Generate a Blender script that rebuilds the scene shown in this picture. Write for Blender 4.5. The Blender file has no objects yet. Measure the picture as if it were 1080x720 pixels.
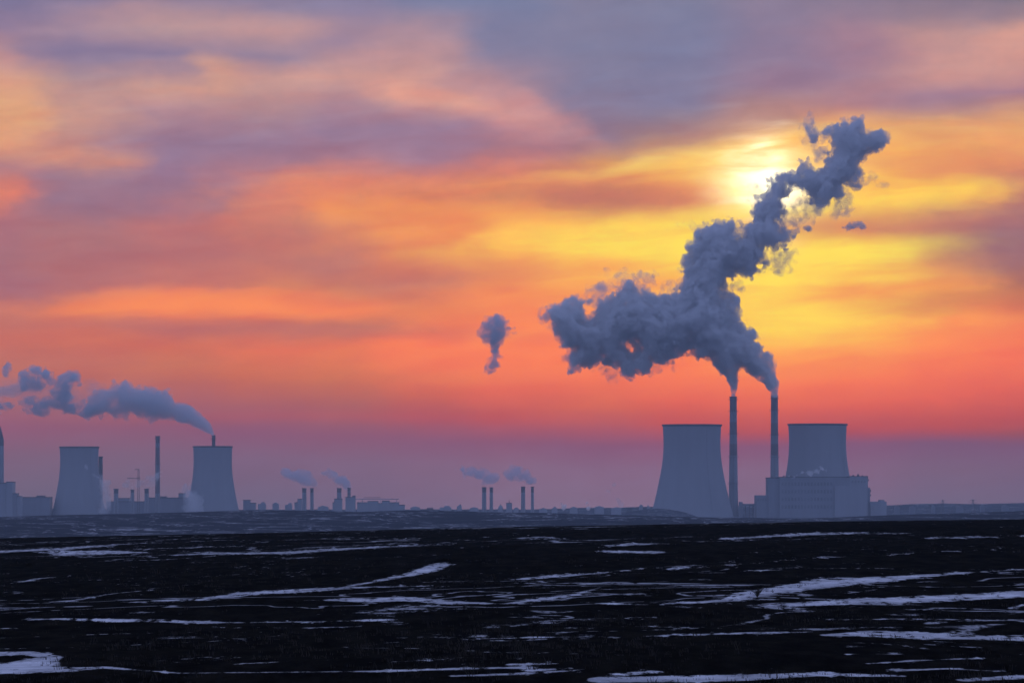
import bpy, math, random
import numpy as np
from mathutils import Vector

# ------------------------------------------------------------------ camera, world, sun, exposure
F = 6000.0            # focal length in photo pixels (200 mm lens, photo 1080 px wide)
CZ = 20.0             # camera height above the valley floor
HV = 530.0            # photo row of the eye level
HAZE_TOP, HAZE_FAR = 490.0, 7200.0
HAZE_D = 7.0e-5
HAZE_J = (0.118, 0.163, 0.345)
random.seed(7)
scn = bpy.context.scene
C = scn.collection

cam_d = bpy.data.cameras.new('camera')
cam = bpy.data.objects.new('camera', cam_d); C.objects.link(cam)
cam_d.lens = 200.0; cam_d.sensor_width = 36.0
cam_d.clip_start = 1.0; cam_d.clip_end = 90000.0
cam.location = (0, 0, CZ)
cam.rotation_euler = (math.radians(90) + math.atan((HV - 360) / F), 0, 0)
scn.camera = cam

vs = scn.view_settings
vs.view_transform = 'Standard'; vs.look = 'None'; vs.exposure = 0.0; vs.gamma = 1.0
vs.use_curve_mapping = False
cy = scn.cycles
cy.use_denoising = True
cy.transparent_max_bounces = 96
cy.volume_bounces = 4
cy.max_bounces = 6; cy.diffuse_bounces = 2
cy.use_adaptive_sampling = True; cy.adaptive_threshold = 0.02

SUN_AZ, SUN_EL = (800 - 540) / F, (HV - 192) / F      # radians, to the right of the view axis

def lin(c):
    c = c / 255.0
    return c / 12.92 if c <= 0.04045 else ((c + 0.055) / 1.055) ** 2.4

world = bpy.data.worlds.new('World'); scn.world = world
world.use_nodes = True
wt = world.node_tree; wt.nodes.clear()

class NT:
    def __init__(s, tree): s.t = tree
    def n(s, typ, **kw):
        nd = s.t.nodes.new(typ)
        for k, v in kw.items(): setattr(nd, k, v)
        return nd
    def put(s, sock, v):
        if isinstance(v, bpy.types.NodeSocket): s.t.links.new(v, sock)
        elif isinstance(v, (tuple, list)) and len(v) == 3 and len(sock.default_value) == 4: sock.default_value = (*v, 1)
        else: sock.default_value = v
    def math(s, op, a, b=None, c=None, clamp=False):
        nd = s.n('ShaderNodeMath', operation=op, use_clamp=clamp)
        for i, v in enumerate((a, b, c)):
            if v is not None: s.put(nd.inputs[i], v)
        return nd.outputs[0]
    def mix(s, f, a, b, mode='MIX'):
        nd = s.n('ShaderNodeMixRGB', blend_type=mode)
        s.put(nd.inputs[0], f); s.put(nd.inputs[1], a); s.put(nd.inputs[2], b)
        return nd.outputs[0]
    def step(s, v, a, b, lo=0.0, hi=1.0, smooth=True):
        nd = s.n('ShaderNodeMapRange', interpolation_type='SMOOTHSTEP' if smooth else 'LINEAR')
        s.put(nd.inputs['Value'], v)
        nd.inputs['From Min'].default_value = a; nd.inputs['From Max'].default_value = b
        nd.inputs['To Min'].default_value = lo; nd.inputs['To Max'].default_value = hi
        return nd.outputs['Result']
    def noise(s, vec, scale=1.0, detail=4.0, rough=0.5, dist=0.0):
        nd = s.n('ShaderNodeTexNoise')
        s.put(nd.inputs['Vector'], vec); nd.inputs['Scale'].default_value = scale
        nd.inputs['Detail'].default_value = detail; nd.inputs['Roughness'].default_value = rough
        nd.inputs['Distortion'].default_value = dist
        return nd.outputs['Fac']
    def comb(s, x, y, z=0.0):
        nd = s.n('ShaderNodeCombineXYZ')
        for i, v in enumerate((x, y, z)): s.put(nd.inputs[i], v)
        return nd.outputs[0]

SKY = {   # azimuth column -> (elevation row, r, g, b) as the eye sees that piece of sky
 0:   [(0,128,120,155),(30,145,125,155),(60,190,145,150),(90,215,160,140),(120,225,165,130),(155,222,158,130),(182,180,128,138),(210,222,130,115),(238,172,115,130),(270,166,115,130),(300,168,112,128),(330,190,118,118),(360,200,115,110),(390,185,105,115),(420,165,100,125),(450,145,98,128),(480,122,98,128),(535,104,100,130)],
 90:  [(0,135,125,158),(30,165,138,158),(60,140,125,158),(90,180,145,150),(120,202,153,144),(150,196,144,140),(172,205,144,134),(192,160,125,145),(215,155,118,140),(240,172,118,128),(270,175,115,125),(302,188,118,120),(328,225,130,105),(345,200,115,112),(360,206,116,108),(390,188,102,113),(420,165,98,122),(450,142,98,128),(480,122,99,129),(535,104,100,130)],
 180: [(0,145,130,158),(28,185,150,155),(60,145,128,158),(90,205,155,145),(118,182,140,150),(150,150,122,150),(182,150,120,150),(210,162,118,138),(240,188,120,125),(270,182,115,122),(300,202,122,117),(325,242,136,90),(345,190,112,115),(362,208,116,106),(390,195,105,108),(420,170,95,118),(450,141,97,127),(480,122,99,130),(535,106,101,132)],
 270: [(0,140,130,160),(25,190,150,155),(60,150,132,158),(82,200,152,148),(110,180,142,150),(150,155,125,152),(180,182,128,140),(202,217,136,120),(240,200,125,118),(270,190,120,120),(300,215,130,110),(322,245,138,88),(348,198,117,113),(370,225,120,98),(400,197,102,105),(430,166,93,118),(456,140,96,128),(485,122,99,131),(535,108,101,133)],
 360: [(0,138,130,162),(45,160,135,158),(80,205,155,150),(108,172,136,152),(140,155,125,152),(165,175,128,145),(190,220,138,120),(222,240,150,105),(250,205,130,118),(280,190,122,120),(305,208,128,110),(322,240,138,90),(342,196,118,112),(365,230,125,95),(400,202,106,104),(430,171,95,115),(459,140,97,128),(485,124,100,132),(535,112,102,134)],
 450: [(0,125,130,165),(40,178,145,158),(80,208,155,150),(105,220,160,148),(135,155,125,152),(165,166,125,148),(190,215,132,118),(215,232,142,102),(245,240,148,98),(272,218,130,108),(300,200,122,115),(330,230,132,100),(360,250,130,75),(385,236,113,82),(415,205,98,100),(442,170,95,115),(465,137,97,130),(490,126,101,133),(535,116,103,135)],
 540: [(0,124,129,163),(50,132,129,161),(90,180,142,155),(128,205,145,150),(152,172,125,140),(176,205,130,125),(200,228,140,106),(225,246,166,90),(247,252,184,84),(270,246,162,84),(295,240,147,90),(320,246,142,88),(350,253,140,70),(380,250,120,70),(410,226,102,90),(440,186,95,108),(466,140,97,130),(490,130,103,135),(535,122,106,137)],
 630: [(0,130,129,159),(60,130,129,160),(110,136,125,155),(145,150,120,140),(170,215,150,105),(190,225,145,110),(212,192,120,110),(236,250,190,90),(260,254,215,90),(285,250,176,80),(310,250,163,84),(340,250,145,75),(370,252,130,65),(400,240,110,75),(430,210,98,95),(455,166,95,118),(471,137,96,130),(495,130,103,136),(535,124,107,138)],
 720: [(0,130,130,160),(60,125,128,163),(110,130,122,155),(140,160,125,130),(160,235,180,105),(175,250,200,110),(196,232,155,105),(215,222,140,110),(240,254,218,100),(270,254,212,80),(300,253,190,75),(330,253,165,70),(360,253,135,65),(390,250,118,65),(420,228,100,82),(446,195,95,100),(469,141,96,130),(495,130,103,136),(535,124,107,138)],
 810: [(0,140,128,155),(50,140,125,155),(90,150,122,150),(125,190,140,130),(148,246,190,108),(170,252,214,122),(190,254,224,138),(215,254,222,112),(240,226,160,98),(262,254,215,80),(290,254,218,75),(330,254,212,60),(356,253,185,65),(380,252,145,60),(405,246,116,65),(430,222,98,85),(456,180,92,108),(470,136,95,130),(495,128,102,135),(535,120,105,136)],
 900: [(0,138,125,150),(40,165,130,150),(80,150,122,150),(110,180,130,140),(140,240,180,115),(164,245,168,105),(190,250,190,90),(215,254,205,80),(240,215,140,110),(262,252,200,70),(290,253,207,70),(312,250,168,75),(330,254,190,70),(356,253,172,60),(376,250,135,65),(402,245,112,65),(430,218,95,85),(455,172,90,110),(468,131,95,130),(495,124,100,133),(535,116,103,135)],
 990: [(0,130,120,145),(40,195,150,150),(75,170,130,145),(102,152,120,150),(130,225,165,120),(160,236,162,110),(185,230,150,110),(205,250,190,95),(235,196,130,120),(262,206,135,110),(285,250,170,80),(310,216,132,95),(335,250,150,75),(360,252,140,65),(390,245,112,65),(420,225,98,80),(450,180,90,105),(466,126,95,130),(495,118,98,130),(535,110,102,134)],
 1080:[(0,125,120,140),(40,215,160,150),(75,190,140,145),(100,166,126,148),(125,225,165,120),(155,240,165,115),(182,214,140,115),(210,190,125,120),(240,160,115,130),(270,156,112,125),(300,180,115,105),(325,216,126,90),(350,245,130,75),(380,245,110,65),(410,225,98,75),(440,190,92,95),(458,152,90,110),(470,125,95,130),(495,116,97,130),(535,108,101,133)],
}
STREAKS = [  # cloud streaks: u, v, half width, half height, tilt deg, colour, amount
 (205,322,150,13,-2,(250,142,84),.75),(330,320,60,8,2,(252,140,82),.5),
 (250,345,240,7,2,(182,112,118),.45),(60,300,120,12,0,(170,112,128),.4),
 (545,260,70,14,-4,(255,202,84),.6),(650,254,85,13,-3,(255,222,96),.75),(690,300,90,8,-8,(248,156,84),.55),(930,282,80,6,-4,(246,170,80),.5),(650,280,70,6,3,(246,160,88),.45),
 (600,212,120,9,2,(196,122,112),.75),(700,205,60,8,0,(214,132,108),.5),
 (700,170,90,8,-8,(255,206,112),.7),(850,172,50,14,0,(255,228,150),.4),
 (830,228,90,9,0,(255,222,110),.45),(930,238,110,10,1,(212,136,112),.7),
 (1040,262,90,26,3,(160,114,125),.7),(870,268,120,12,-3,(255,226,86),.75),
 (860,322,110,10,-3,(254,205,66),.6),(930,305,90,7,-5,(246,158,78),.7),
 (980,318,80,8,-6,(214,130,98),.55),(840,345,80,14,0,(255,216,72),.7),
 (985,205,70,10,-2,(255,204,92),.7),(960,175,80,9,2,(234,158,112),.5),
 (1010,75,90,22,-6,(216,160,150),.6),(1010,18,90,14,0,(128,120,145),.5),
 (1000,112,90,14,5,(152,122,150),.5),(640,85,120,50,8,(132,128,158),.4),
 (480,110,60,10,12,(222,160,148),.6),(560,118,50,14,25,(214,152,150),.5),
 (300,150,130,22,0,(152,124,152),.5),(150,205,110,22,-5,(154,118,142),.5),
 (85,172,50,8,-6,(218,150,128),.35),(5,130,40,26,0,(224,164,132),.35),
 (15,212,22,12,-10,(226,132,114),.45),(215,75,26,14,10,(216,162,142),.6),
 (240,22,110,9,3,(192,152,156),.6),(110,60,60,14,10,(134,124,158),.5),
 (430,236,100,10,-10,(238,148,100),.45),(310,202,60,16,-20,(222,136,118),.5),
 (440,300,120,12,-4,(198,122,116),.5),(760,140,100,14,-14,(172,128,138),.5),
 (1000,345,90,8,-3,(250,150,70),.4),(700,385,260,14,0,(252,124,64),.35),
 (90,395,120,8,0,(196,104,106),.35),(330,395,160,6,1,(210,108,104),.35),
 (520,440,300,6,0,(190,94,108),.3),(980,448,160,6,0,(190,92,100),.35),
]
def behind_haze(v, rgb):
    if v >= 478: rgb = (rgb[0]+5, rgb[1]+5, rgb[2]+4)
    if 372 < v < 440: rgb = (rgb[0], rgb[1]*1.10, rgb[2])
    e = max((HV - v) / F, 1e-4)
    L = min((HAZE_TOP - CZ) / e, HAZE_FAR)
    T = math.exp(-HAZE_D * L)
    return tuple(max((lin(c) - (1 - T) * j) / T, 0.004) for c, j in zip(rgb, HAZE_J))

w = NT(wt)
tc = w.n('ShaderNodeTexCoord').outputs['Generated']
sep = w.n('ShaderNodeSeparateXYZ'); wt.links.new(tc, sep.inputs[0])
dx, dy, dz = sep.outputs
az = w.math('ARCTAN2', dx, dy)
el = w.math('ARCSINE', dz)
U0 = w.math('MULTIPLY_ADD', az, F, 540.0)
V0 = w.math('MULTIPLY_ADD', el, -F, HV)
nz1 = w.noise(w.comb(w.math('MULTIPLY', U0, 1/210.), w.math('MULTIPLY', V0, 1/55.), 1.3), 1, 3.5, .5)
nz2 = w.noise(w.comb(w.math('MULTIPLY', U0, 1/90.), w.math('MULTIPLY', V0, 1/40.), 7.7), 1, 5, .55)
nz3 = w.noise(w.comb(w.math('MULTIPLY', U0, 1/95.), w.math('MULTIPLY', w.math('MULTIPLY_ADD', U0, .07, V0), 1/17.), 3.1), 1, 7, .58, .5)
nz4 = w.noise(w.comb(w.math('MULTIPLY', U0, 1/36.), w.math('MULTIPLY', V0, 1/23.), 5.5), 1, 8, .62, .4)
nz5 = w.noise(w.comb(w.math('MULTIPLY', U0, 1/170.), w.math('MULTIPLY', V0, 1/90.), 9.1), 1, 4, .55)
# clouds break up more in the upper sky than in the layers near the horizon
amp = w.step(V0, 250, 480, 1.0, 0.22)
calm = w.step(w.math('ABSOLUTE', w.math('SUBTRACT', U0, 810.0)), 40, 260, .25, 1.0)
V = w.math('ADD', V0, w.math('MULTIPLY', w.math('MULTIPLY', amp, calm), w.math('ADD', w.math('MULTIPLY_ADD', nz1, 34.0, -17.0), w.math('MULTIPLY_ADD', nz2, 16.0, -8.0))))
U = w.math('ADD', U0, w.math('MULTIPLY', calm, w.math('ADD', w.math('MULTIPLY_ADD', nz2, 110.0, -55.0), w.math('MULTIPLY_ADD', nz5, 130.0, -65.0))))
tpos = w.math('MULTIPLY_ADD', V, 1/1000., 0.4, clamp=True)
acc = None; prev = None
for u in sorted(SKY):
    r = w.n('ShaderNodeValToRGB'); r.color_ramp.interpolation = 'EASE' if False else 'LINEAR'
    pts = [(-400, 118, 122, 160), (-150, 122, 124, 160)] + SKY[u]
    els = r.color_ramp.elements
    while len(els) > 1: els.remove(els[-1])
    for i, (v, *c) in enumerate(pts):
        e = els[0] if i == 0 else els.new((v + 400) / 1000.)
        if i == 0: e.position = (v + 400) / 1000.
        e.color = (*behind_haze(v, c), 1)
    wt.links.new(tpos, r.inputs[0])
    acc = r.outputs[0] if acc is None else w.mix(w.step(U, prev, u), acc, r.outputs[0])
    prev = u
UV = w.comb(U, V)
for (su, sv, ru, rv, tilt, c, k) in STREAKS:
    mp = w.n('ShaderNodeMapping', vector_type='TEXTURE')
    mp.inputs['Location'].default_value = (su, sv, 0)
    mp.inputs['Rotation'].default_value = (0, 0, math.radians(tilt))
    mp.inputs['Scale'].default_value = (ru * 1.9, rv * 2.0, 1)
    wt.links.new(UV, mp.inputs[0])
    g = w.n('ShaderNodeTexGradient', gradient_type='SPHERICAL'); wt.links.new(mp.outputs[0], g.inputs[0])
    acc = w.mix(w.step(g.outputs['Fac'], 0.0, 0.95, 0.0, k), acc, behind_haze(sv, c))
# fine streaky texture of the cloud sheet
acc = w.mix(1.0, acc, w.comb(*[w.math('ADD', 1.0, w.math('MULTIPLY', w.math('MULTIPLY_ADD', nz3, 4.0, -2.0), w.step(w.math('ABSOLUTE', w.math('SUBTRACT', V0, 250.0)), 90, 230, a, a*.3))) for a in (.06, .21, .24)]), 'MULTIPLY')
mot = w.math('MULTIPLY', w.math('MULTIPLY_ADD', nz4, 4.0, -2.0), w.step(V0, 200, 330, 1.0, .25))
acc = w.mix(1.0, acc, w.comb(*[w.math('MULTIPLY_ADD', mot, a, 1.0) for a in (.10, .075, .04)]), 'MULTIPLY')
# veiled sun: bright patch and its glow through thin cloud
du = w.math('SUBTRACT', U0, 808.0); dv = w.math('SUBTRACT', V0, 193.0)
uu = w.math('ADD', du, w.math('MULTIPLY_ADD', nz2, 70.0, -35.0))
vv = w.math('ADD', dv, w.math('MULTIPLY_ADD', nz3, 90.0, -45.0))
d2 = w.math('ADD', w.math('MULTIPLY', uu, uu), w.math('MULTIPLY', w.math('MULTIPLY', vv, vv), 1.1))
core = w.math('EXPONENT', w.math('MULTIPLY', d2, -1 / (2 * 24.0 ** 2)))
glow = w.math('EXPONENT', w.math('MULTIPLY', d2, -1 / (2 * 60.0 ** 2)))
acc = w.mix(1.0, acc, w.comb(w.math('ADD', w.math('MULTIPLY', core, 1.6), w.math('MULTIPLY', glow, .16)),
                             w.math('ADD', w.math('MULTIPLY', core, 1.6), w.math('MULTIPLY', glow, .11)),
                             w.math('ADD', w.math('MULTIPLY', core, 1.5), w.math('MULTIPLY', glow, .03))), 'ADD')
# the lit cloud bank only fills the sky round the sun; the rest is clear dusk sky
maskA = w.step(w.math('ABSOLUTE', w.math('SUBTRACT', az, SUN_AZ)), math.radians(14), math.radians(38), 1, 0)
maskE = w.step(el, math.radians(7), math.radians(20), 1, 0)
mask = w.math('MULTIPLY', maskA, maskE)
# a high grey-violet cloud sheet covers the rest of the sky, with blue dusk sky (Nishita) showing through it
sheet = w.mix(w.step(w.noise(tc, 2.2, 5, .55), .35, .65), (.250, .300, .562), (.300, .366, .695))
acc = w.mix(mask, sheet, acc)
cover = w.math('MAXIMUM', mask, w.step(w.noise(tc, 3.1, 4, .5), .3, .7, .95, .75))
nish = w.n('ShaderNodeTexSky', sky_type='NISHITA')
nish.sun_disc = False
nish.sun_elevation = SUN_EL; nish.sun_rotation = SUN_AZ
nish.ozone_density = 6.0; nish.dust_density = 0.6; nish.air_density = 1.0
bgA = w.n('ShaderNodeBackground'); w.put(bgA.inputs[0], nish.outputs[0]); bgA.inputs[1].default_value = 0.11
bgB = w.n('ShaderNodeBackground'); w.put(bgB.inputs[0], acc); bgB.inputs[1].default_value = 1.0
mx = w.n('ShaderNodeMixShader'); w.put(mx.inputs[0], cover)
wt.links.new(bgA.outputs[0], mx.inputs[1]); wt.links.new(bgB.outputs[0], mx.inputs[2])
wo = w.n('ShaderNodeOutputWorld'); wt.links.new(mx.outputs[0], wo.inputs[0])

sun_d = bpy.data.lights.new('sun', 'SUN'); sun = bpy.data.objects.new('sun', sun_d); C.objects.link(sun)
sun_d.energy = 0.25; sun_d.angle = math.radians(1.5); sun_d.color = (1.0, 0.52, 0.26)
to_sun = Vector((math.sin(SUN_AZ) * math.cos(SUN_EL), math.cos(SUN_AZ) * math.cos(SUN_EL), math.sin(SUN_EL)))
sun.rotation_euler = (-to_sun).to_track_quat('-Z', 'Y').to_euler()
sun.location = (600, 14000, 900)

# ------------------------------------------------------------------ helpers
def P(px, py, D):
    return ((px - 540) / F * D, D, CZ - (py - HV) / F * D)
def X(px, D): return (px - 540) / F * D
def Z(py, D): return CZ - (py - HV) / F * D

def obj(name, verts, faces, mats, parent=None, mat_idx=None, smooth=False):
    me = bpy.data.meshes.new(name)
    if isinstance(verts, np.ndarray):
        me.vertices.add(len(verts)); me.vertices.foreach_set('co', verts.astype(np.float32).ravel())
        fa = np.asarray(faces, dtype=np.int32); k = fa.shape[1]
        me.loops.add(fa.size); me.loops.foreach_set('vertex_index', fa.ravel())
        me.polygons.add(len(fa)); me.polygons.foreach_set('loop_start', np.arange(0, fa.size, k, dtype=np.int32))
        me.update(calc_edges=True)
    else:
        me.from_pydata(verts, [], faces)
    if not isinstance(mats, (list, tuple)): mats = [mats]
    for m in mats: me.materials.append(m)
    if mat_idx is not None:
        me.polygons.foreach_set('material_index', mat_idx)
    if smooth:
        me.polygons.foreach_set('use_smooth', [True] * len(me.polygons))
    me.update()
    o = bpy.data.objects.new(name, me); C.objects.link(o)
    if parent: o.parent = parent
    return o

def thing(name, label, cat, loc, group=None):
    o = bpy.data.objects.new(name, None); C.objects.link(o); o.location = loc
    o.empty_display_size = 5
    o['label'] = label; o['category'] = cat
    if group: o['group'] = group
    return o
def tag(o, label=None, cat=None, group=None, kind=None):
    for k, v in (('label', label), ('category', cat), ('group', group), ('kind', kind)):
        if v: o[k] = v
    return o

class MB:
    def __init__(s): s.v = []; s.f = []; s.m = []
    def box(s, x0, x1, y0, y1, z0, z1, m=0):
        b = len(s.v)
        s.v += [(x, y, z) for z in (z0, z1) for y in (y0, y1) for x in (x0, x1)]
        s.f += [tuple(b + i for i in q) for q in ((0,2,3,1),(4,5,7,6),(0,1,5,4),(2,6,7,3),(0,4,6,2),(1,3,7,5))]
        s.m += [m] * 6; return s
    def prism(s, pts, y0, y1, m=0):      # polygon in x,z pushed along y
        b = len(s.v); n = len(pts)
        s.v += [(x, y0, z) for x, z in pts] + [(x, y1, z) for x, z in pts]
        s.f += [tuple(b + i for i in range(n)), tuple(b + n + i for i in reversed(range(n)))]
        s.f += [(b + i, b + n + i, b + n + (i + 1) % n, b + (i + 1) % n) for i in range(n)]
        s.m += [m] * (n + 2); return s
    def lathe(s, prof, seg=32, cx=0, cy=0, mats=None, cap=True):
        b = len(s.v); n = len(prof)
        for r, z in prof:
            s.v += [(cx + r * math.cos(2*math.pi*k/seg), cy + r * math.sin(2*math.pi*k/seg), z) for k in range(seg)]
        for i in range(n - 1):
            for k in range(seg):
                k2 = (k + 1) % seg
                s.f.append((b + i*seg + k, b + i*seg + k2, b + (i+1)*seg + k2, b + (i+1)*seg + k))
                s.m.append(mats[i] if mats else 0)
        if cap:
            s.f.append(tuple(b + k for k in reversed(range(seg)))); s.m.append(0)
            s.f.append(tuple(b + (n-1)*seg + k for k in range(seg))); s.m.append(0)
        return s
    def bar(s, a, c, r, m=0):
        a = Vector(a); c = Vector(c); d = (c - a).normalized()
        u = d.orthogonal().normalized() * r; v = d.cross(u).normalized() * r
        b = len(s.v)
        for p in (a, c): s.v += [tuple(p + q) for q in (u, v, -u, -v)]
        s.f += [(b, b+1, b+5, b+4), (b+1, b+2, b+6, b+5), (b+2, b+3, b+7, b+6), (b+3, b, b+4, b+7), (b+3, b+2, b+1, b), (b+4, b+5, b+6, b+7)]
        s.m += [m] * 6; return s
    def build(s, name, mats, parent=None, smooth=False):
        return obj(name, s.v, s.f, mats, parent, s.m, smooth)

def mat(name, col, rough=.85, var=.25, scale=.05, streak=False, spec=.1):
    m = bpy.data.materials.new(name); m.use_nodes = True
    t = NT(m.node_tree); b = m.node_tree.nodes['Principled BSDF']
    geo = t.n('ShaderNodeNewGeometry').outputs['Position']
    mp = t.n('ShaderNodeMapping'); t.put(mp.inputs[0], geo)
    mp.inputs['Scale'].default_value = (scale, scale, scale * (.12 if streak else 1))
    n = t.noise(mp.outputs[0], 1, 6, .6)
    lo = tuple(c * (1 - var) for c in col); hi = tuple(min(c * (1 + var), 1) for c in col)
    t.put(b.inputs['Base Color'], t.mix(t.step(n, .3, .7), lo, hi))
    b.inputs['Roughness'].default_value = rough
    b.inputs['Specular IOR Level'].default_value = spec
    return m
M = dict(
    concrete=mat('weathered_concrete', (.31, .33, .35), streak=True, scale=.12, var=.04),
    darkconc=mat('sooty_concrete', (.10, .095, .09), streak=True, scale=.2),
    red=mat('hazed_red_paint', (.215, .16, .155), var=.2),  # red dulled towards the white: haze over the bands is in the colour
    white=mat('hazed_white_paint', (.28, .285, .30), var=.08),  # white dulled towards the red, with the same painted-in haze
    panel=mat('grey_cladding', (.28, .30, .33), streak=True, scale=.15, var=.05),
    panel2=mat('pale_and_hazed_cladding', (.34, .36, .39), streak=True, scale=.15, var=.05),  # pale walls; on the far skyline the paleness is haze painted in
    darkpanel=mat('dark_cladding', (.17, .19, .22), var=.05),
    roof=mat('dark_roofing', (.07, .07, .075)),
    glass=mat('hazed_window_glass', (.17, .19, .22), rough=.3, spec=.4),  # glass lightened so that haze over the windows is in its colour
    steel=mat('dark_steel', (.12, .11, .11), rough=.6),
    tree=mat('bare_winter_twigs', (.11, .10, .095)), straw=mat('dead_grass', (.04, .035, .028)),
)
def volume_mat(name, density, col, g=0.0, absorb=None):
    m = bpy.data.materials.new(name); m.use_nodes = True
    m.node_tree.nodes.clear(); t = NT(m.node_tree)
    o = t.n('ShaderNodeOutputMaterial'); v = t.n('ShaderNodeVolumePrincipled')
    v.inputs['Color'].default_value = (*col, 1); v.inputs['Density'].default_value = density
    v.inputs['Anisotropy'].default_value = g
    m.node_tree.links.new(v.outputs[0], o.inputs['Volume'])
    return m
V_HAZE = volume_mat('haze_air', HAZE_D, (.72, .86, .99))
V_SMOKE = volume_mat('dense_smoke', .20, (.972, .980, .990), 0.0)
V_WISP = volume_mat('thin_smoke', .05, (.95, .96, .975), .1)
def uneven(m, dens, scale, lo, hi):
    t = NT(m.node_tree); v = [n for n in m.node_tree.nodes if n.type == 'PRINCIPLED_VOLUME'][0]
    pos = t.n('ShaderNodeNewGeometry').outputs['Position']
    mp = t.n('ShaderNodeMapping'); t.put(mp.inputs[0], pos); mp.inputs['Scale'].default_value = (scale,)*3
    n = t.noise(mp.outputs[0], 1, 4, .6, .5)
    t.put(v.inputs['Density'], t.step(n, lo, hi, 0, dens))
uneven(V_WISP, .10, 1/11., .46, .68)
uneven(V_SMOKE, .30, 1/13., .34, .64)
for m_ in (V_WISP, V_SMOKE): m_.cycles.volume_step_rate = .12
V_FAR = volume_mat('far_smoke', .09, (.85, .90, .95), .1)
V_STEAM = volume_mat('white_steam', .22, (.98, .98, .98), .3)
V_FAINT = volume_mat('faint_steam', .055, (.95, .95, .95), .2)

# ------------------------------------------------------------------ numpy noise and surface extraction
rng = np.random.default_rng(11)
def lattice_noise(shape, cell, seed):
    """smooth value noise in [-1,1] on a regular grid, feature size cell (in voxels)"""
    r = np.random.default_rng(seed)
    dims = [int(s / cell) + 4 for s in shape]
    a = r.uniform(-1, 1, dims).astype(np.float32)
    for ax, s in enumerate(shape):
        x = np.arange(s) / cell + 1.0; i = x.astype(int); f = (x - i).astype(np.float32)
        sh = [1] * len(shape); sh[ax] = s; f = f.reshape(sh)
        p0, p1, p2, p3 = (np.take(a, i + k, axis=ax) for k in (-1, 0, 1, 2))
        a = p1 + .5 * f * (p2 - p0 + f * (2*p0 - 5*p1 + 4*p2 - p3 + f * (3*(p1 - p2) + p3 - p0)))
    return a
def fbm(shape, cell, octaves, seed, gain=.5, billow=False):
    tot = np.zeros(shape, np.float32); a = 1.0
    for k in range(octaves):
        if cell < 1.2: break
        n = lattice_noise(shape, cell, seed + k * 17)
        tot += a * ((2.4 * np.abs(n) - .75) * (billow if billow else 0) if billow else n)
        a *= gain; cell /= 2.03
    return tot
def surface_nets(Fd, origin, h):
    Fd = np.pad(Fd, 1, constant_values=-10.0); origin = np.asarray(origin) - h
    s = Fd > 0
    nx, ny, nz = Fd.shape
    cnt = np.zeros((nx-1, ny-1, nz-1), np.int8)
    cor = [(i, j, k) for i in (0, 1) for j in (0, 1) for k in (0, 1)]
    sl = lambda A, c: A[c[0]:c[0]+nx-1, c[1]:c[1]+ny-1, c[2]:c[2]+nz-1]
    for c in cor: cnt += sl(s, c)
    act = np.argwhere((cnt > 0) & (cnt < 8))
    idx = -np.ones(cnt.shape, np.int64); idx[tuple(act.T)] = np.arange(len(act))
    vals = {c: Fd[act[:, 0]+c[0], act[:, 1]+c[1], act[:, 2]+c[2]] for c in cor}
    pos = np.zeros((len(act), 3)); num = np.zeros(len(act))
    for c in cor:
        for ax in range(3):
            if c[ax] == 0:
                d = list(c); d[ax] = 1; d = tuple(d)
                a, b = vals[c], vals[d]; m = (a > 0) != (b > 0)
                t = np.where(m, a / np.where(m, a - b, 1), 0)
                p = np.array(c, float)[None, :].repeat(len(act), 0); p[:, ax] += t
                pos[m] += p[m]; num[m] += 1
    pos = pos / num[:, None] + act
    quads = []
    for ax in range(3):
        a = [slice(0, None)] * 3; b = [slice(0, None)] * 3
        a[ax] = slice(0, -1); b[ax] = slice(1, None)
        A, B = s[tuple(a)], s[tuple(b)]
        e = np.argwhere(A != B)
        o1, o2 = (ax + 1) % 3, (ax + 2) % 3
        flip = A[tuple(e.T)]
        q = []
        for (u, v) in ((0, 0), (-1, 0), (-1, -1), (0, -1)):
            c = e.copy(); c[:, o1] += u; c[:, o2] += v
            q.append(idx[tuple(c.T)])
        q = np.stack(q, 1); q[~flip] = q[~flip][:, ::-1]
        quads.append(q)
    return pos * h + origin, np.concatenate(quads)

def poly_sdf(px, pz, poly):
    """signed distance (inside positive) of grid points to a polygon"""
    d = np.full(px.shape, 1e9); inside = np.zeros(px.shape, bool)
    n = len(poly)
    for i in range(n):
        (x0, z0), (x1, z1) = poly[i], poly[(i+1) % n]
        ex, ez = x1 - x0, z1 - z0
        t = np.clip(((px-x0)*ex + (pz-z0)*ez) / (ex*ex + ez*ez + 1e-9), 0, 1)
        d = np.minimum(d, (px-x0-t*ex)**2 + (pz-z0-t*ez)**2)
        c = ((z0 > pz) != (z1 > pz)) & (px < (x1-x0) * (pz-z0) / (z1-z0+1e-12) + x0)
        inside ^= c
    d = np.sqrt(d)
    return np.where(inside, d, -d)

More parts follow.
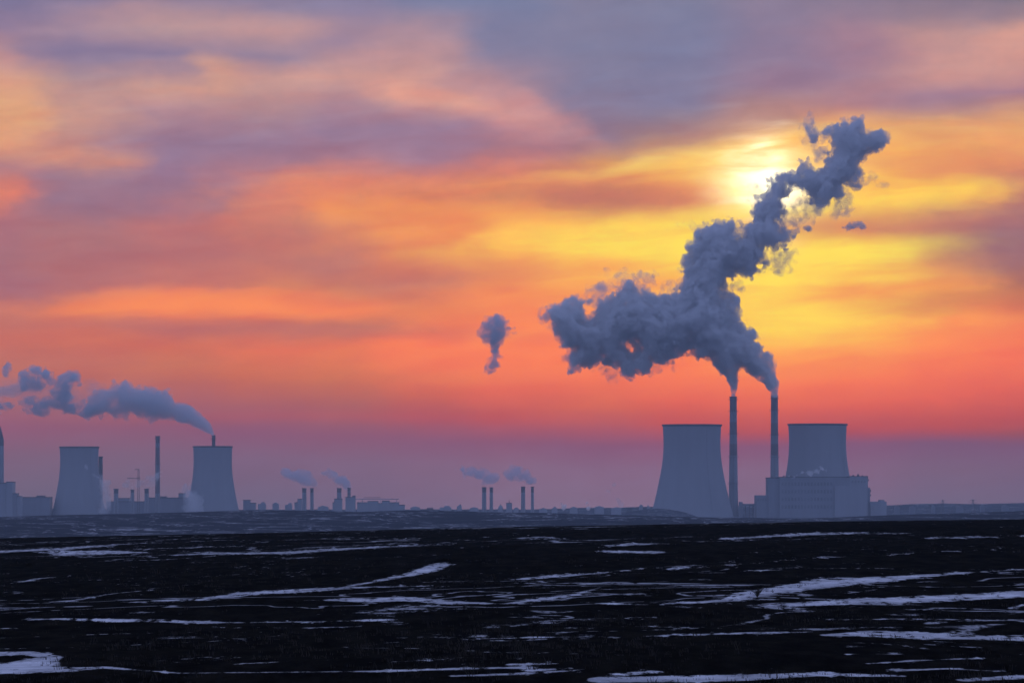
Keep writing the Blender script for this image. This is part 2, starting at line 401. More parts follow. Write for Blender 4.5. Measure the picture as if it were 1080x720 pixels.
def puff_mesh(name, material, D, h, polys=(), blobs=(), holes=(), amp=6.0, cell=30.0, seed=1, bias=-1.0, Rl=36.0,
              billow=.6, wob=18.0, taper=None, parent=None, origin_at=None, fine=None):
    """A body of smoke: outlines and round lobes given in photo pixels become metres at distance D, are rounded out in depth
    and broken up with 3-D noise. amp, cell and h in metres."""
    s = D / F
    pts = [p for q in polys for p in q] + [(b[0] + a*b[2], b[1] + c*b[2]) for b in blobs for a in (-1, 1) for c in (-1, 1)]
    xs = [X(p[0], D) for p in pts]; zs = [Z(p[1], D) for p in pts]
    pad = amp * 1.2 + 3*h
    x0, x1, z0, z1 = min(xs)-pad, max(xs)+pad, min(zs)-pad, max(zs)+pad
    gx = np.arange(x0, x1, h); gz = np.arange(z0, z1, h)
    GX, GZ = np.meshgrid(gx, gz, indexing='ij')
    d2 = np.full(GX.shape, -1e9)
    for q in polys:
        d2 = np.maximum(d2, poly_sdf(GX, GZ, [(X(a, D), Z(b, D)) for a, b in q]))
    for b in blobs:
        rx = b[2]*s; rz = (b[3] if len(b) > 3 else b[2])*s
        rr = np.sqrt(((GX-X(b[0], D))/rx)**2 + ((GZ-Z(b[1], D))/rz)**2)
        d2 = np.maximum(d2, (1-rr)*min(rx, rz))
    for (hx, hy, hr) in holes:
        d2 = np.minimum(d2, np.sqrt((GX-X(hx, D))**2 + (GZ-Z(hy, D))**2) - hr*s)
    dm = max(d2.max(), 1.0)
    half = math.sqrt(2*Rl*(dm + amp*.8)) + wob + 2*h
    gy = np.arange(-half, half, h)
    shape = (len(gx), len(gy), len(gz))
    wy = lattice_noise((len(gx), len(gz)), max(70/h, 4), seed+5) * wob
    Y = gy[None, :, None] - wy[:, None, :]
    field = d2[:, None, :] - (Y**2) / (2*Rl)
    k = 1.0
    if taper is not None: k = taper(GX, GZ)[:, None, :]
    if billow >= 0:
        n = fbm(shape, cell/h, 7, seed, .66) * (1-billow) + fbm(shape, cell/h, 7, seed+100, .72, 1.0) * billow
    else:            # shredded: thin curling sheets
        n = fbm(shape, cell/h, 7, seed, .65) * .5 + fbm(shape, cell/h, 7, seed+100, .62, -1.0) * .6
    if fine:
        n2 = np.abs(lattice_noise(shape, fine[1]/h, seed+301)) + .6*np.abs(lattice_noise(shape, fine[1]*.5/h, seed+302)) - .62
        field = field + fine[0] * k * n2
    field = field + amp * k * n + bias * k
    v, q = surface_nets(field.astype(np.float32), (x0, -half, z0), h)
    org = np.array([X(origin_at[0], D), D, Z(origin_at[1], D)]) if origin_at else np.array([(x0+x1)/2, D, z0])
    v = v + np.array([0, D, 0]) - org
    o = obj(name, v, q, material, parent)
    if parent is None: o.location = tuple(org)
    return o, org

# ------------------------------------------------------------------ ground: one sheet from the camera to beyond the plants
def interp(x, pts):
    return np.interp(x, [p[0] for p in pts], [p[1] for p in pts])
near_crest = [(-3000, 560), (0, 567), (270, 561.5), (540, 555), (810, 550.5), (1080, 547), (4000, 550)]
mid_crest = [(-3000, 546), (-200, 547), (0, 545), (60, 543), (130, 541.7), (200, 540), (270, 537.6), (330, 538.2), (380, 539.6), (430, 537.6),
             (480, 538.4), (560, 540), (600, 541), (650, 542.4), (700, 543.8), (760, 545.3), (850, 546), (900, 544.2), (950, 542.2), (1010, 540.6), (1080, 538.4), (1300, 538), (4000, 545)]
def vnoise(u, v, seed, octs=4):
    """value noise at arbitrary points"""
    r = np.random.default_rng(seed); tb = r.uniform(-1, 1, (256, 256))
    tot = 0; a = 1
    for k in range(octs):
        i = np.floor(u).astype(int); j = np.floor(v).astype(int); fu = u - i; fv = v - j
        fu = fu*fu*(3-2*fu); fv = fv*fv*(3-2*fv)
        g = lambda a_, b_: tb[(a_) & 255, (b_) & 255]
        tot = tot + a * ((g(i, j)*(1-fu)+g(i+1, j)*fu)*(1-fv) + (g(i, j+1)*(1-fu)+g(i+1, j+1)*fu)*fv)
        a *= .5; u = u*2.03+11.3; v = v*2.03+5.7
    return tot
R_NEAR, R_MID = 500.0, 3200.0
def ground_rel(px, r, x, y):
    """ground height relative to the camera for photo column px and distance r"""
    zn = -(interp(px, near_crest) - HV) / F * R_NEAR
    zm = -(interp(px, mid_crest) - HV) / F * R_MID
    z = np.full_like(r, -3.4)
    sm = lambda r0, z0, r1, z1: z0 + (z1-z0) * (lambda t: t*t*(3-2*t))(np.clip((r-r0)/(r1-r0), 0, 1))
    z = np.where(r < 6, -1.7, z)
    z = np.where((r >= 6) & (r < 80), sm(6, -1.7, 80, -3.4), z)
    t = np.clip((r-80)/(R_NEAR-80), 0, 1)
    z = np.where((r >= 80) & (r < R_NEAR), -3.4 + (zn+3.4) * (1.35*t - .35*t*t*t), z)
    z = np.where((r >= R_NEAR) & (r < 1900), zn + (-17-zn)*np.clip((r-R_NEAR)/(1900-R_NEAR), 0, 1)**1.05, z)
    t = np.clip((r-1900)/(R_MID-1900), 0, 1)
    z = np.where((r >= 1900) & (r < R_MID), -17 + (zm+17) * (1.45*t - .45*t**3), z)
    z = np.where((r >= R_MID) & (r < 4600), zm + (-20-zm)*np.clip((r-R_MID)/(4600-R_MID), 0, 1)**1.1, z)
    z = np.where(r >= 4600, -20.0, z)
    # snowy mound in front of the left-hand big tower
    mx, my = X(692, 5300), 5300
    q = 1 - np.clip(((x-mx)/48)**2 + ((y-my)/160)**2, 0, 1)
    z = z + 14.6 * np.clip(q, 0, 1)**.75 * 1.0
    # far low hills
    fr = np.clip((r-6800)/200, 0, 1); fr = fr*fr*(3-2*fr)
    z = z + fr * (12 + 5*np.clip((px-650)/150, 0, 1) + 2.5*vnoise(px/170., px*0+.5, 5, 5) + 4*np.clip((px-900)/200, 0, 1))
    fade = np.exp(-((r-R_NEAR)/70)**2)
    und = .13*vnoise(x/34, y/22, 21, 4) + .02*vnoise(x/3, y/3, 22, 3)
    z = z + np.where(r < 1000, und * np.clip((r-6)/40, 0, 1) * (1-.85*fade) * np.clip(r/220, .35, 1.3), 0)
    z = z + np.where((r > 1600) & (r < 4600), .7*vnoise(x/160, y/120, 31, 4) * (1-.6*np.exp(-((r-R_MID)/200)**2)), 0)
    return z

# main snow drifts: polyline of (column, row, half thickness)
DRIFTS = [
 [(0,581,2),(60,579,2.2),(110,575,1.6),(148,572.5,1)],
 [(70,583,4),(110,582,3.2),(150,582,1.5)],
 [(110,580,1),(200,577,.9),(260,575,.6)],
 [(150,586,.8),(220,583.5,1.6),(300,582.5,2.2),(370,578,2.2),(430,574.5,1.4),(480,573,.6)],
 [(0,617,.8),(35,611,1),(72,606,.6)],
 [(48,635,1),(75,633,1.6),(108,627.5,.8)],
 [(118,634,.7),(152,634.5,1.4)],
 [(165,633,1.6),(215,631.5,2.2),(260,625.5,3),(320,622,3),(380,619,1.8),(450,617.5,.9)],
 [(350,621,1.2),(400,612,1.4),(430,606,2),(455,600,3.2),(467,594,2)],
 [(345,632.5,1.6),(380,632,3.6),(430,631.5,3.8),(470,634.5,3),(520,636,1.6),(560,636,1)],
 [(540,635,1.2),(575,631,2),(605,627,1.6),(632,619,1.2)],
 [(10,653,.8),(60,652,1.8),(110,653.5,2.6),(170,654,2.6),(235,656,1.8),(330,655,1),(410,653,1.6)],
 [(235,661,.5),(330,661.5,1.2),(380,660,1)],
 [(0,662,1),(16,662,1)],
 [(0,689,3),(30,688,2.6),(55,692,2.8),(30,702,7),(0,704,8)],
 [(20,706,5.5),(70,705,4),(110,703,2),(150,706,1),(190,709,1.4),(300,708,1.4),(400,707,1.6),(500,704,2),(560,703,2)],
 [(235,700,.8),(300,697,1.1),(350,695,.8)],
 [(480,712,2.2),(540,710,2.2),(600,706.5,1.6),(615,705,1)],
 [(505,673,1),(560,671.5,1.8),(640,670.5,1),(700,670,.6)],
 [(418,697,.8),(480,694,.7)],
 [(430,666,.5),(485,665,.6)],
 [(540,611,1.2),(580,607.5,2.4),(620,605,1.6),(680,599,.9),(800,590,.8)],
 [(640,575,1.6),(670,573.5,2.2),(700,572.8,1)],
 [(645,581.5,2.4),(695,582,2)],
 [(765,568,1.6),(800,566,1.8),(850,563,2.2),(910,561.5,1.6),(960,562.5,.8)],
 [(985,567,1.4),(1030,566,1.6),(1080,565,.8)],
 [(995,581,1),(1028,580,1)],
 [(700,636,1.2),(740,634.5,2.2),(770,632,3),(800,625,4),(845,619,5),(880,614,5.5),(930,610,4),(970,607,2.8),(1010,604,1.6),(1080,600,.8)],
 [(850,613,2),(880,610,2.5),(905,608,1)],
 [(812,638.5,2),(850,636.5,3.6),(900,634,4.6),(960,632,5),(1030,628.5,5),(1080,626,5)],
 [(895,625,1),(925,621,1)],
 [(620,635,1),(645,636,1.6),(700,637.5,1)],
 [(700,600,.8),(760,596,.8),(860,588,.9),(960,583,.6)],
 [(740,604,.8),(830,600,.8)],
 [(1065,641,1.2),(1080,637,1.6)],
 [(600,661,.6),(680,660,.8),(760,662,.7)],
 [(720,669,.8),(790,667,2.2),(860,665.5,1.2)],
 [(870,669,2),(920,667.5,5),(980,670,5),(1040,672,3.6),(1080,674,2.4)],
 [(895,689,1),(950,689,1.2)],
 [(915,699,1.6),(960,696,1.8),(1030,693.5,1)],
 [(950,706,2),(1000,704.5,1.8),(1052,707,1)],
 [(640,716,4.5),(720,715,5),(780,714,5),(860,710.5,3.2),(950,712,1.4)],
 [(1020,716,3),(1080,713,3.4)],
 [(560,706,2),(600,704,1.6)],
 [(540,700,1.8),(590,699,1)],
 [(655,710,2.4),(690,708,2.6)],
 [(560,655,.7),(620,652,1),(690,650,.6)],
 [(855,653,.6),(960,652,1.2),(1080,654,1)],
]
def drift_value(px, py):
    best = np.full(px.shape, -6.0)
    for dr in DRIFTS:
        xs = [p[0] for p in dr]; lo, hi = min(xs)-30, max(xs)+30; ys = [p[1] for p in dr]
        m = (px > lo) & (px < hi) & (py > min(ys)-16) & (py < max(ys)+16)
        if not m.any(): continue
        a = px[m]; b = py[m]; loc = np.full(a.shape, -6.0)
        for (x0, y0, t0), (x1, y1, t1) in zip(dr[:-1], dr[1:]):
            # distances along a drift count less than across it
            ex, ey = (x1-x0), (y1-y0); L2 = ex*ex*.02 + ey*ey
            t = np.clip(((a-x0)*ex*.02 + (b-y0)*ey)/L2, 0, 1)
            dd = np.sqrt(((a-x0-t*ex)*.14)**2 + (b-y0-t*ey)**2)
            loc = np.maximum(loc, .78*(t0+(t1-t0)*t) - dd - .1)
        best[m] = np.maximum(best[m], loc)
    return np.clip(best, -6, 6)

def build_ground():
    th = np.concatenate([np.radians(np.linspace(-180, -7, 60)[:-1]), np.linspace(math.radians(-7), math.radians(7), 1000), np.radians(np.linspace(7, 180, 60)[1:-1])])
    rr = np.concatenate([np.geomspace(2, 90, 40)[:-1], 1/np.linspace(1/90., 1/560., 480)])
    rr = np.unique(np.concatenate([rr, np.linspace(rr[-1], 3300, 140), np.concatenate([np.geomspace(3300, 6700, 100)[:-1], np.linspace(6700, 7080, 20)])]))
    n_t, n_r = len(th), len(rr)
    T, R = np.meshgrid(th, rr, indexing='ij')
    s, c = np.sin(T), np.cos(T)
    lim = np.minimum(9000/np.maximum(np.abs(s), 1e-6), np.where(c > 0, 7080/np.maximum(c, 1e-6), 1900/np.maximum(-c, 1e-6)))
    R = np.minimum(R, lim)
    x = R*s; y = R*c
    px = np.clip(540 + np.tan(np.clip(T, -1.2, 1.2))*F, -3000, 4000)
    back = np.cos(T) < .3
    px = np.where(back, 540, px)
    zr = ground_rel(px, R, x, y)
    base_rel = -((interp(px, near_crest)-HV)/F*R_NEAR)
    py = HV - zr/np.maximum(y, 1)*F
    # keep drifts attached to the smooth field rather than to every hump
    drift = np.where((R > 88) & (R < 560) & ~back, drift_value(px, py), -6.0)
    # general snow cover: sparse on the dark near field, more on the middle hill, most in the valley
    cover = np.where(R < R_NEAR, -.040, 0.0) + np.where((R >= R_NEAR) & (R < 3300), .05, 0) + np.where(R >= 3300, .06, 0)
    md = ((x-X(692, 5300))/56)**2 + ((y-5300)/190)**2 < 1
    cover = np.where(md, .16, cover)
    cover = np.where(R > 6800, 0.0, cover)
    v = np.stack([x, y, zr + CZ], -1).reshape(-1, 3)
    v = np.concatenate([v, [[0, 0, CZ-1.7]]])
    ii, jj = np.meshgrid(np.arange(n_t), np.arange(n_r-1), indexing='ij')
    i2 = (ii+1) % n_t
    q = np.stack([ii*n_r+jj, ii*n_r+jj+1, i2*n_r+jj+1, i2*n_r+jj], -1).reshape(-1, 4)
    # drop quads squashed flat against the rectangle's border
    Rf = R; ok = (Rf[ii, jj+1]-Rf[ii, jj] > 1e-3) | (Rf[i2, jj+1]-Rf[i2, jj] > 1e-3)
    q = q[ok.reshape(-1)]
    q = q[:, ::-1]
    ctr = len(v)-1
    me_f = q
    o = obj('ground', v, me_f, ground_mat, None)
    # close the small hole under the camera
    import bmesh
    bm = bmesh.new(); bm.from_mesh(o.data); bm.verts.ensure_lookup_table()
    for i in range(n_t):
        try: bm.faces.new((bm.verts[ctr], bm.verts[((i+1) % n_t)*n_r], bm.verts[i*n_r]))
        except ValueError: pass
    bm.to_mesh(o.data); bm.free()
    at = o.data.attributes.new('drift', 'FLOAT', 'POINT'); at.data.foreach_set('value', np.append(drift.reshape(-1), -6.0))
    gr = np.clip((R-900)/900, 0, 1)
    at = o.data.attributes.new('far_ground', 'FLOAT', 'POINT'); at.data.foreach_set('value', np.append(gr.reshape(-1), 0.0))
    at = o.data.attributes.new('cover', 'FLOAT', 'POINT'); at.data.foreach_set('value', np.append(cover.reshape(-1), 0.0))
    o.data.polygons.foreach_set('use_smooth', [True]*len(o.data.polygons))
    tag(o, 'dark winter steppe crossed by thin snow drifts', None, None, 'structure')
    return o

def make_ground_mat():
    m = bpy.data.materials.new('steppe_with_snow'); m.use_nodes = True
    t = NT(m.node_tree); b = m.node_tree.nodes['Principled BSDF']
    pos = t.n('ShaderNodeNewGeometry').outputs['Position']
    att = lambda nm: t.n('ShaderNodeAttribute', attribute_name=nm).outputs['Fac']
    drift, cover = att('drift'), att('cover')
    def sc(x, y, z=1.0, off=0.0):
        mp = t.n('ShaderNodeMapping'); t.put(mp.inputs[0], pos); mp.inputs['Scale'].default_value = (x, y, z)
        mp.inputs['Location'].default_value = (off, off*.7, 0); return mp.outputs[0]
    rag = t.noise(sc(1/1.1, 1/5.), 1, 8, .72)            # ragged melt edge
    patch = t.noise(sc(1/4.5, 1/8., 1, 3.0), 1, 7, .62)   # thin ground-hugging patches
    broad = t.noise(sc(1/60., 1/80., 1, 9.0), 1, 3, .5)
    tuft = t.noise(sc(1/.16, 1/.9), 1, 4, .75)
    fine = t.noise(sc(1/.38, 1/2.4, 1, 4.0), 1, 5, .7)
    a = t.math('ADD', drift, t.math('MULTIPLY_ADD', rag, 13.0, -7.8))
    a = t.math('ADD', a, t.math('MULTIPLY_ADD', fine, 8.0, -4.0))
    a = t.math('ADD', a, t.math('MULTIPLY_ADD', tuft, 5.0, -2.5))
    m1 = t.math('MULTIPLY', t.step(a, -.3, .9), t.step(t.math('ADD', t.math('MULTIPLY', fine, .5), t.math('MULTIPLY', tuft, .5)), .33, .45, .45, 1.0))
    far = t.noise(sc(1/34., 1/75., 1, 5.0), 1, 7, .66)
    hill = t.noise(sc(1/26., 1/300., 1, 5.0), 1, 4, .55, .8)
    hmask = t.noise(sc(1/50., 1/260., 1, 8.0), 1, 4, .6)
    pv = t.math('ADD', t.math('MULTIPLY', patch, .62), t.math('MULTIPLY', far, .38))
    pv = t.math('ADD', pv, t.math('MULTIPLY_ADD', broad, .30, -.15))
    pv = t.math('ADD', pv, cover)
    pv = t.math('ADD', pv, t.math('MULTIPLY_ADD', tuft, .14, -.07))
    pv = t.math('ADD', pv, t.math('MULTIPLY_ADD', fine, .16, -.08))
    m2 = t.step(pv, .575, .625)
    hl = t.math('MULTIPLY', t.step(t.math('ABSOLUTE', t.math('SUBTRACT', hill, .5)), .004, .019, 1, 0), t.step(t.math('ADD', hmask, t.math('MULTIPLY', cover, .6)), .42, .56))
    m2 = t.math('ADD', t.math('MULTIPLY', m2, t.math('SUBTRACT', 1.0, att('far_ground'))), t.math('MULTIPLY', att('far_ground'), hl))
    # long thin lines of old snow left in the furrows
    fur = t.noise(sc(1/12., 1/24., 1, 6.0), 1, 3, .5, .6)
    ln = t.math('MULTIPLY', t.step(t.math('ABSOLUTE', t.math('SUBTRACT', fur, .5)), .003, .010, 1, 0), t.step(t.math('ADD', t.math('MULTIPLY', fine, .5), t.math('MULTIPLY', broad, .5)), .50, .56))
    m2 = t.math('MAXIMUM', m2, t.math('MULTIPLY', ln, t.math('SUBTRACT', 1.0, att('far_ground'))))
    thin = t.math('MULTIPLY', t.step(t.math('ADD', drift, t.math('MULTIPLY_ADD', rag, 4.0, -2.3)), 0, .5), t.step(fine, .38, .5, 0, .8))
    m1 = t.math('MAXIMUM', m1, thin)
    snow = t.math('MAXIMUM', m1, t.math('MULTIPLY', m2, .62))
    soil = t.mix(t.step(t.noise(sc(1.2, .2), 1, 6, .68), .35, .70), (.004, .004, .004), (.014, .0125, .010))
    soil = t.mix(att('far_ground'), soil, t.mix(patch, (.018, .021, .028), (.045, .050, .062)))  # far soil made paler and bluer, with haze put into its colour
    wht = t.mix(t.step(t.noise(sc(.8, .3, 1, 2.0), 1, 5, .6), .3, .75), (.42, .42, .44), (.82, .82, .84))
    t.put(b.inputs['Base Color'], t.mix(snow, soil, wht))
    b.inputs['Roughness'].default_value = .95; b.inputs['Specular IOR Level'].default_value = 0.0
    bp = t.n('ShaderNodeBump'); bp.inputs['Strength'].default_value = .5; bp.inputs['Distance'].default_value = .12
    t.put(bp.inputs['Height'], t.math('ADD', tuft, t.math('MULTIPLY', rag, 1.5)))
    m.node_tree.links.new(bp.outputs[0], b.inputs['Normal'])
    return m
ground_mat = make_ground_mat()
build_ground()
def ground_z(x, y):
    x = np.atleast_1d(np.asarray(x, float)); y = np.atleast_1d(np.asarray(y, float))
    return ground_rel(540 + x/y*F, np.hypot(x, y), x, y) + CZ
def grow_grass():
    r_ = np.random.default_rng(5)
    n = 9000
    y = 1/r_.uniform(1/420., 1/96., n); x = y*r_.uniform(-.105, .105, n)
    keep = vnoise(x/7, y/14, 77, 3) + r_.uniform(-.5, .5, n) > .1
    x, y = x[keep], y[keep]; z = ground_z(x, y)
    V_, F_ = [], []
    for X0, Y0, Z0 in zip(x, y, z):
        h0 = r_.gamma(3, .022)
        for k in range(5):
            a = r_.uniform(0, 6.28); l = h0*r_.uniform(.6, 1.2); ln = r_.uniform(.1, .7)*l
            bx, by = X0 + r_.normal(0, .05), Y0 + r_.normal(0, .05); b_ = len(V_)
            V_ += [(bx-.006, by, Z0-.03), (bx+.006, by+.004, Z0-.03), (bx+.5*ln*math.cos(a)+.004, by+.5*ln*math.sin(a), Z0+l*.6), (bx+ln*math.cos(a), by+ln*math.sin(a), Z0+l)]
            F_ += [(b_, b_+1, b_+2), (b_, b_+2, b_+3)]
    o = obj('dry_grass', V_, F_, M['straw'])
    tag(o, 'sparse dead grass stubble on the dark near field', None, None, 'stuff')
grow_grass()

# ------------------------------------------------------------------ haze
hz = MB().box(-9500, 9500, -2200, HAZE_FAR, -6, HAZE_TOP).build('haze', V_HAZE)
tag(hz, 'blue evening haze filling the whole valley', None, None, 'stuff')

# ------------------------------------------------------------------ cooling towers
def make_tower():
    root = thing('cooling_tower', '', 'cooling tower', (0, 0, 0), 'cooling towers of the two power stations')
    prof = [(46, 0), (45.2, 3), (41.2, 17), (37.7, 31), (34.3, 47), (32.4, 57), (31.1, 67), (30.5, 76), (30.4, 85), (30.9, 95), (31.3, 101)]
    # refine the profile
    zz = np.linspace(0, 101, 40); rad = np.interp(zz, [p[1] for p in prof], [p[0] for p in prof])
    ker = np.array([1, 2, 3, 2, 1])/9; rp = np.pad(rad, 2, mode='edge'); rad2 = np.convolve(rp, ker, 'valid'); rad2[:2] = rad[:2]; rad2[-2:] = rad[-2:]
    outer = list(zip(rad2, zz)); inner = [(r-.5, z) for r, z in reversed(outer)]
    MB().lathe(outer + inner, 96, cap=False).build('shell', M['concrete'], root, True)
    MB().lathe([(31.4, 99.8), (32.3, 100.2), (32.3, 101.6), (30.6, 101.8), (30.6, 99.9)], 96, cap=False).build('rim', M['darkconc'], root)
    MB().lathe([(48.5, 0), (48.5, 1.8), (48.0, 1.8), (48.0, 0)], 64, cap=False).build('basin_wall', M['concrete'], root)
    # stair running up the shell
    ld = MB()
    for i in range(26):
        z0, z1 = i*101/26, (i+1)*101/26
        r0, r1 = np.interp([z0, z1], zz, rad2)
        a = math.radians(-62)
        for off in (-.012, .012):
            ld.bar(((r0+.7)*math.cos(a+off), (r0+.7)*math.sin(a+off), z0), ((r1+.7)*math.cos(a+off), (r1+.7)*math.sin(a+off), z1), .14)
    ld.build('ladder', M['concrete'], root)
    return root
def copy_tree(o, parent=None):
    c = o.copy(); C.objects.link(c); c.parent = parent
    for ch in list(o.children): copy_tree(ch, c)
    return c
tw = make_tower()
def place_tower(o, px, top, D, rz, label):
    o.location = (X(px, D), D, 0)
    k = Z(top, D)/101.7
    kh = (31.9 if D < 6200 else 21.3)*D/F/32.3
    o.scale = (kh, kh, k); o.rotation_euler = (0, 0, rz); o['label'] = label
spots = [(729.8, 447.5, 5950, 0, 'big grey cooling tower left of the two tall striped chimneys'),
         (862.2, 446.8, 6110, .5, 'big grey cooling tower rising behind the boiler house, right of the tall striped chimneys'),
         (83.6, 470.8, 6420, .2, 'smaller leftmost cooling tower with a chimney stub showing at its right shoulder'),
         (224.4, 470.3, 6420, .9, 'smaller cooling tower with a smoking chimney top poking up over its rim')]
for i, sp in enumerate(spots):
    place_tower(tw if i == 0 else copy_tree(tw), *sp)

# ------------------------------------------------------------------ chimneys
def chimney(px, top, wt_px, wb_px, D, label, group, bands=None, z0=0.0, galleries=(), cap='plain', base_m=None, name='chimney', seg=32):
    """bands: list of (photo row where band ends, material index) from the top; 0 concrete 1 red 2 white 3 dark"""
    s = D/F; H = Z(top, D)-z0; rt, rb = wt_px*s/2, wb_px*s/2
    root = thing(name, label, 'chimney', (X(px, D), D, z0), group)
    rad = lambda z: rb + (rt-rb)*(1-max(1-z/H, 0.0)**1.5)
    cuts = [0.0, H]; bl = []
    if bands:
        prev = H
        for row, mi in bands:
            zz_ = max(Z(row, D)-z0, 0); bl.append((zz_, prev, mi)); cuts.append(zz_); prev = zz_
    cuts = sorted(set([round(c, 3) for c in cuts] + [round(H*i/14, 3) for i in range(1, 14)]))
    prof = [(rad(z), z) for z in cuts]
    mi = []
    for a, b in zip(cuts[:-1], cuts[1:]):
        m_ = 0
        for lo, hi, k in bl:
            if (a+b)/2 > lo and (a+b)/2 <= hi: m_ = k
        mi.append(m_)
    MB().lathe(prof, seg, mats=mi).build('shaft', [M['concrete'], M['red'], M['white'], M['darkconc']], root, True)
    if cap == 'plain':
        MB().lathe([(rt, H-.2), (rt+.45, H), (rt+.45, H+.9), (rt-.6, H+.9), (rt-.6, H-.2)], seg, cap=False).build('rim', M['darkconc'], root)
    elif cap == 'cone':
        MB().lathe([(rt*.98, H), (rt*.35, H+19*s*.7), (rt*.2, H+19*s*.72)], seg).build('tapered_top', M['darkconc'], root)
    for g in galleries:
        zg = Z(g, D)-z0; r = rad(zg)
        gm = MB().lathe([(r, zg), (r+1.5, zg), (r+1.5, zg+.25), (r, zg+.25)], seg, cap=False)
        gm.lathe([(r+1.42, zg+1.1), (r+1.5, zg+1.1), (r+1.5, zg+1.2), (r+1.42, zg+1.2)], seg, cap=False)
        for k in range(12):
            a = 2*math.pi*k/12
            gm.bar(((r+1.46)*math.cos(a), (r+1.46)*math.sin(a), zg+.2), ((r+1.46)*math.cos(a), (r+1.46)*math.sin(a), zg+1.15), .05)
        gm.build('gallery', M['steel'], root)
    if D < 9500:
        l = MB()
        for i in range(14):
            za, zb = H*i/14, H*(i+1)/14
            for off in (-.35, .35):
                l.bar((off, -rad(za)-.4, za), (off, -rad(zb)-.4, zb), .09)
        l.build('ladder', M['steel'], root)
    return root

GR = 'tall striped chimneys of the near power station'
chimney(773.4, 419, 7.4, 10.6, 5990, 'tall striped chimney directly right of the big cooling tower, standing clear of the boiler house', GR,
        [(434, 1), (445, 2), (458, 1), (468, 2), (480, 1)], galleries=(421.5, 434, 458, 482, 510))
chimney(816.8, 418, 7.4, 10.2, 6075, 'tall striped chimney rising from behind the left end of the boiler house', GR,
        [(433, 1), (446, 2), (459, 1), (468, 2), (480, 1)], galleries=(420.5, 433, 459, 482))
GL = 'chimneys of the far left power station'
chimney(166.3, 460.5, 4.6, 5.6, 6450, 'slim red and white chimney standing alone between the two smaller cooling towers', GL,
        [(467, 1), (472, 2), (490, 1), (503, 2), (520, 1)], galleries=(463, 490))
chimney(225.3, 459.5, 3.6, 6.6, 6540, 'dark smoking chimney whose top shows over the rim of the smaller right cooling tower', GL,
        [(540, 3)], galleries=(463,))
chimney(106.2, 482.0, 4.4, 5.4, 6540, 'plain chimney half hidden behind the right shoulder of the leftmost cooling tower', GL, [(500, 3)])
chimney(-1.2, 463, 10.4, 11.5, 6450, 'thick pale stack with a tapered top cut by the left edge of the photo', GL, [(470, 3)], cap='cone', name='boiler_stack')
GT = 'short chimneys between the two smaller cooling towers'
chimney(122.6, 516, 4.8, 5.4, 6350, 'short thick chimney beside the leftmost cooling tower, first of the three short ones', GT, [(520, 3)])
chimney(139.8, 516.8, 3.6, 4.6, 6350, 'short slim chimney left of the lattice mast, middle one of the three short ones', GT, [(519, 3)])
chimney(154.8, 515.8, 4.4, 5.2, 6350, 'short chimney just left of the slim red and white chimney, with a dark collar', GT, [(520, 3)])
GM = 'paired chimneys on the horizon'
DM = 6690
for (a, b_, w1, w2, la, ty) in [
    (321.0, 515.3, 4.4, 4.9, 'wider chimney of the first horizon pair, under the leftmost small smoke puff', 3),
    (329.1, 515.3, 3.5, 3.9, 'narrower chimney of the first horizon pair, with no smoke above it', 3),
    (357.8, 515.3, 4.6, 5.2, 'wider chimney of the second horizon pair, low wings at its foot', 3),
    (368.2, 515.0, 3.3, 3.9, 'banded narrow chimney of the second horizon pair, beside the long conveyor roof', 1),
    (510.6, 514.2, 4.4, 5.0, 'wider chimney of the third horizon pair, left of the domed store', 3),
    (518.2, 514.4, 3.4, 3.9, 'narrower chimney of the third horizon pair, nearest the domed store', 3),
    (551.7, 513.6, 4.2, 4.7, 'wider chimney of the fourth horizon pair, right of the small block with a mast', 3),
    (561.5, 513.8, 2.9, 3.4, 'narrowest chimney on the horizon, rightmost of the fourth pair', 3)]:
    bands = [(519, 3)] if ty == 3 else [(517, 1), (519.5, 2), (522, 1), (524.5, 2), (527, 1)]
    chimney(a, b_, w1, w2, DM, la, GM, bands, seg=20)

# ------------------------------------------------------------------ near power station building
def windows(root, x0, x1, zs, yf, step, w_, h_, name='window'):
    n = 0
    for z in zs:
        x = x0
        while x + w_ < x1 and n < 95:
            MB().box(x, x+w_, yf-.12, yf+.3, z, z+h_).build(name, M['glass'], root); n += 1
            x += step
D0 = 5960
xs = lambda px: X(px, D0) - X(862, D0); zz = lambda py: Z(py, D0)
B = thing('boiler_house', 'big stepped grey power station building in front of the right cooling tower', 'building', (X(862, D0), D0, 0))
MB().box(xs(810.2), xs(822), 0, 60, 0, zz(504)).build('stair_block', M['panel'], B)
MB().box(xs(822)+.01, xs(896), -4, 70, 0, zz(503.2)).build('main_hall', M['panel'], B)
MB().box(xs(896)+.01, xs(915.2), -2, 55, 0, zz(502.4)).build('bunker_bay', M['panel2'], B)
MB().box(xs(915.2)+.01, xs(917.8), 4, 40, 0, zz(514)).build('lift_shaft', M['panel'], B)
MB().box(xs(797.6), xs(810.2)-.01, 2, 50, 0, zz(522)).build('annex', M['panel'], B)
MB().box(xs(917.8)+.01, xs(935), 0, 45, 0, zz(528.6)).box(xs(928), xs(933), 5, 30, zz(528.6)+.01, zz(526.8)).build('annex', M['panel2'], B)
MB().box(xs(880), xs(914), -7, -4.02, 0, zz(512)).build('front_bay', M['panel2'], B)
MB().box(xs(809.8), xs(822)-.05, -.5, 60.5, zz(504)+.01, zz(503.3)).build('parapet', M['roof'], B)
MB().box(xs(822), xs(896)-.05, -4.5, 70.5, zz(503.2)+.01, zz(502.6)).build('parapet', M['roof'], B)
MB().box(xs(896), xs(915.6), -2.5, 55.5, zz(502.4)+.01, zz(501.8)).build('parapet', M['roof'], B)
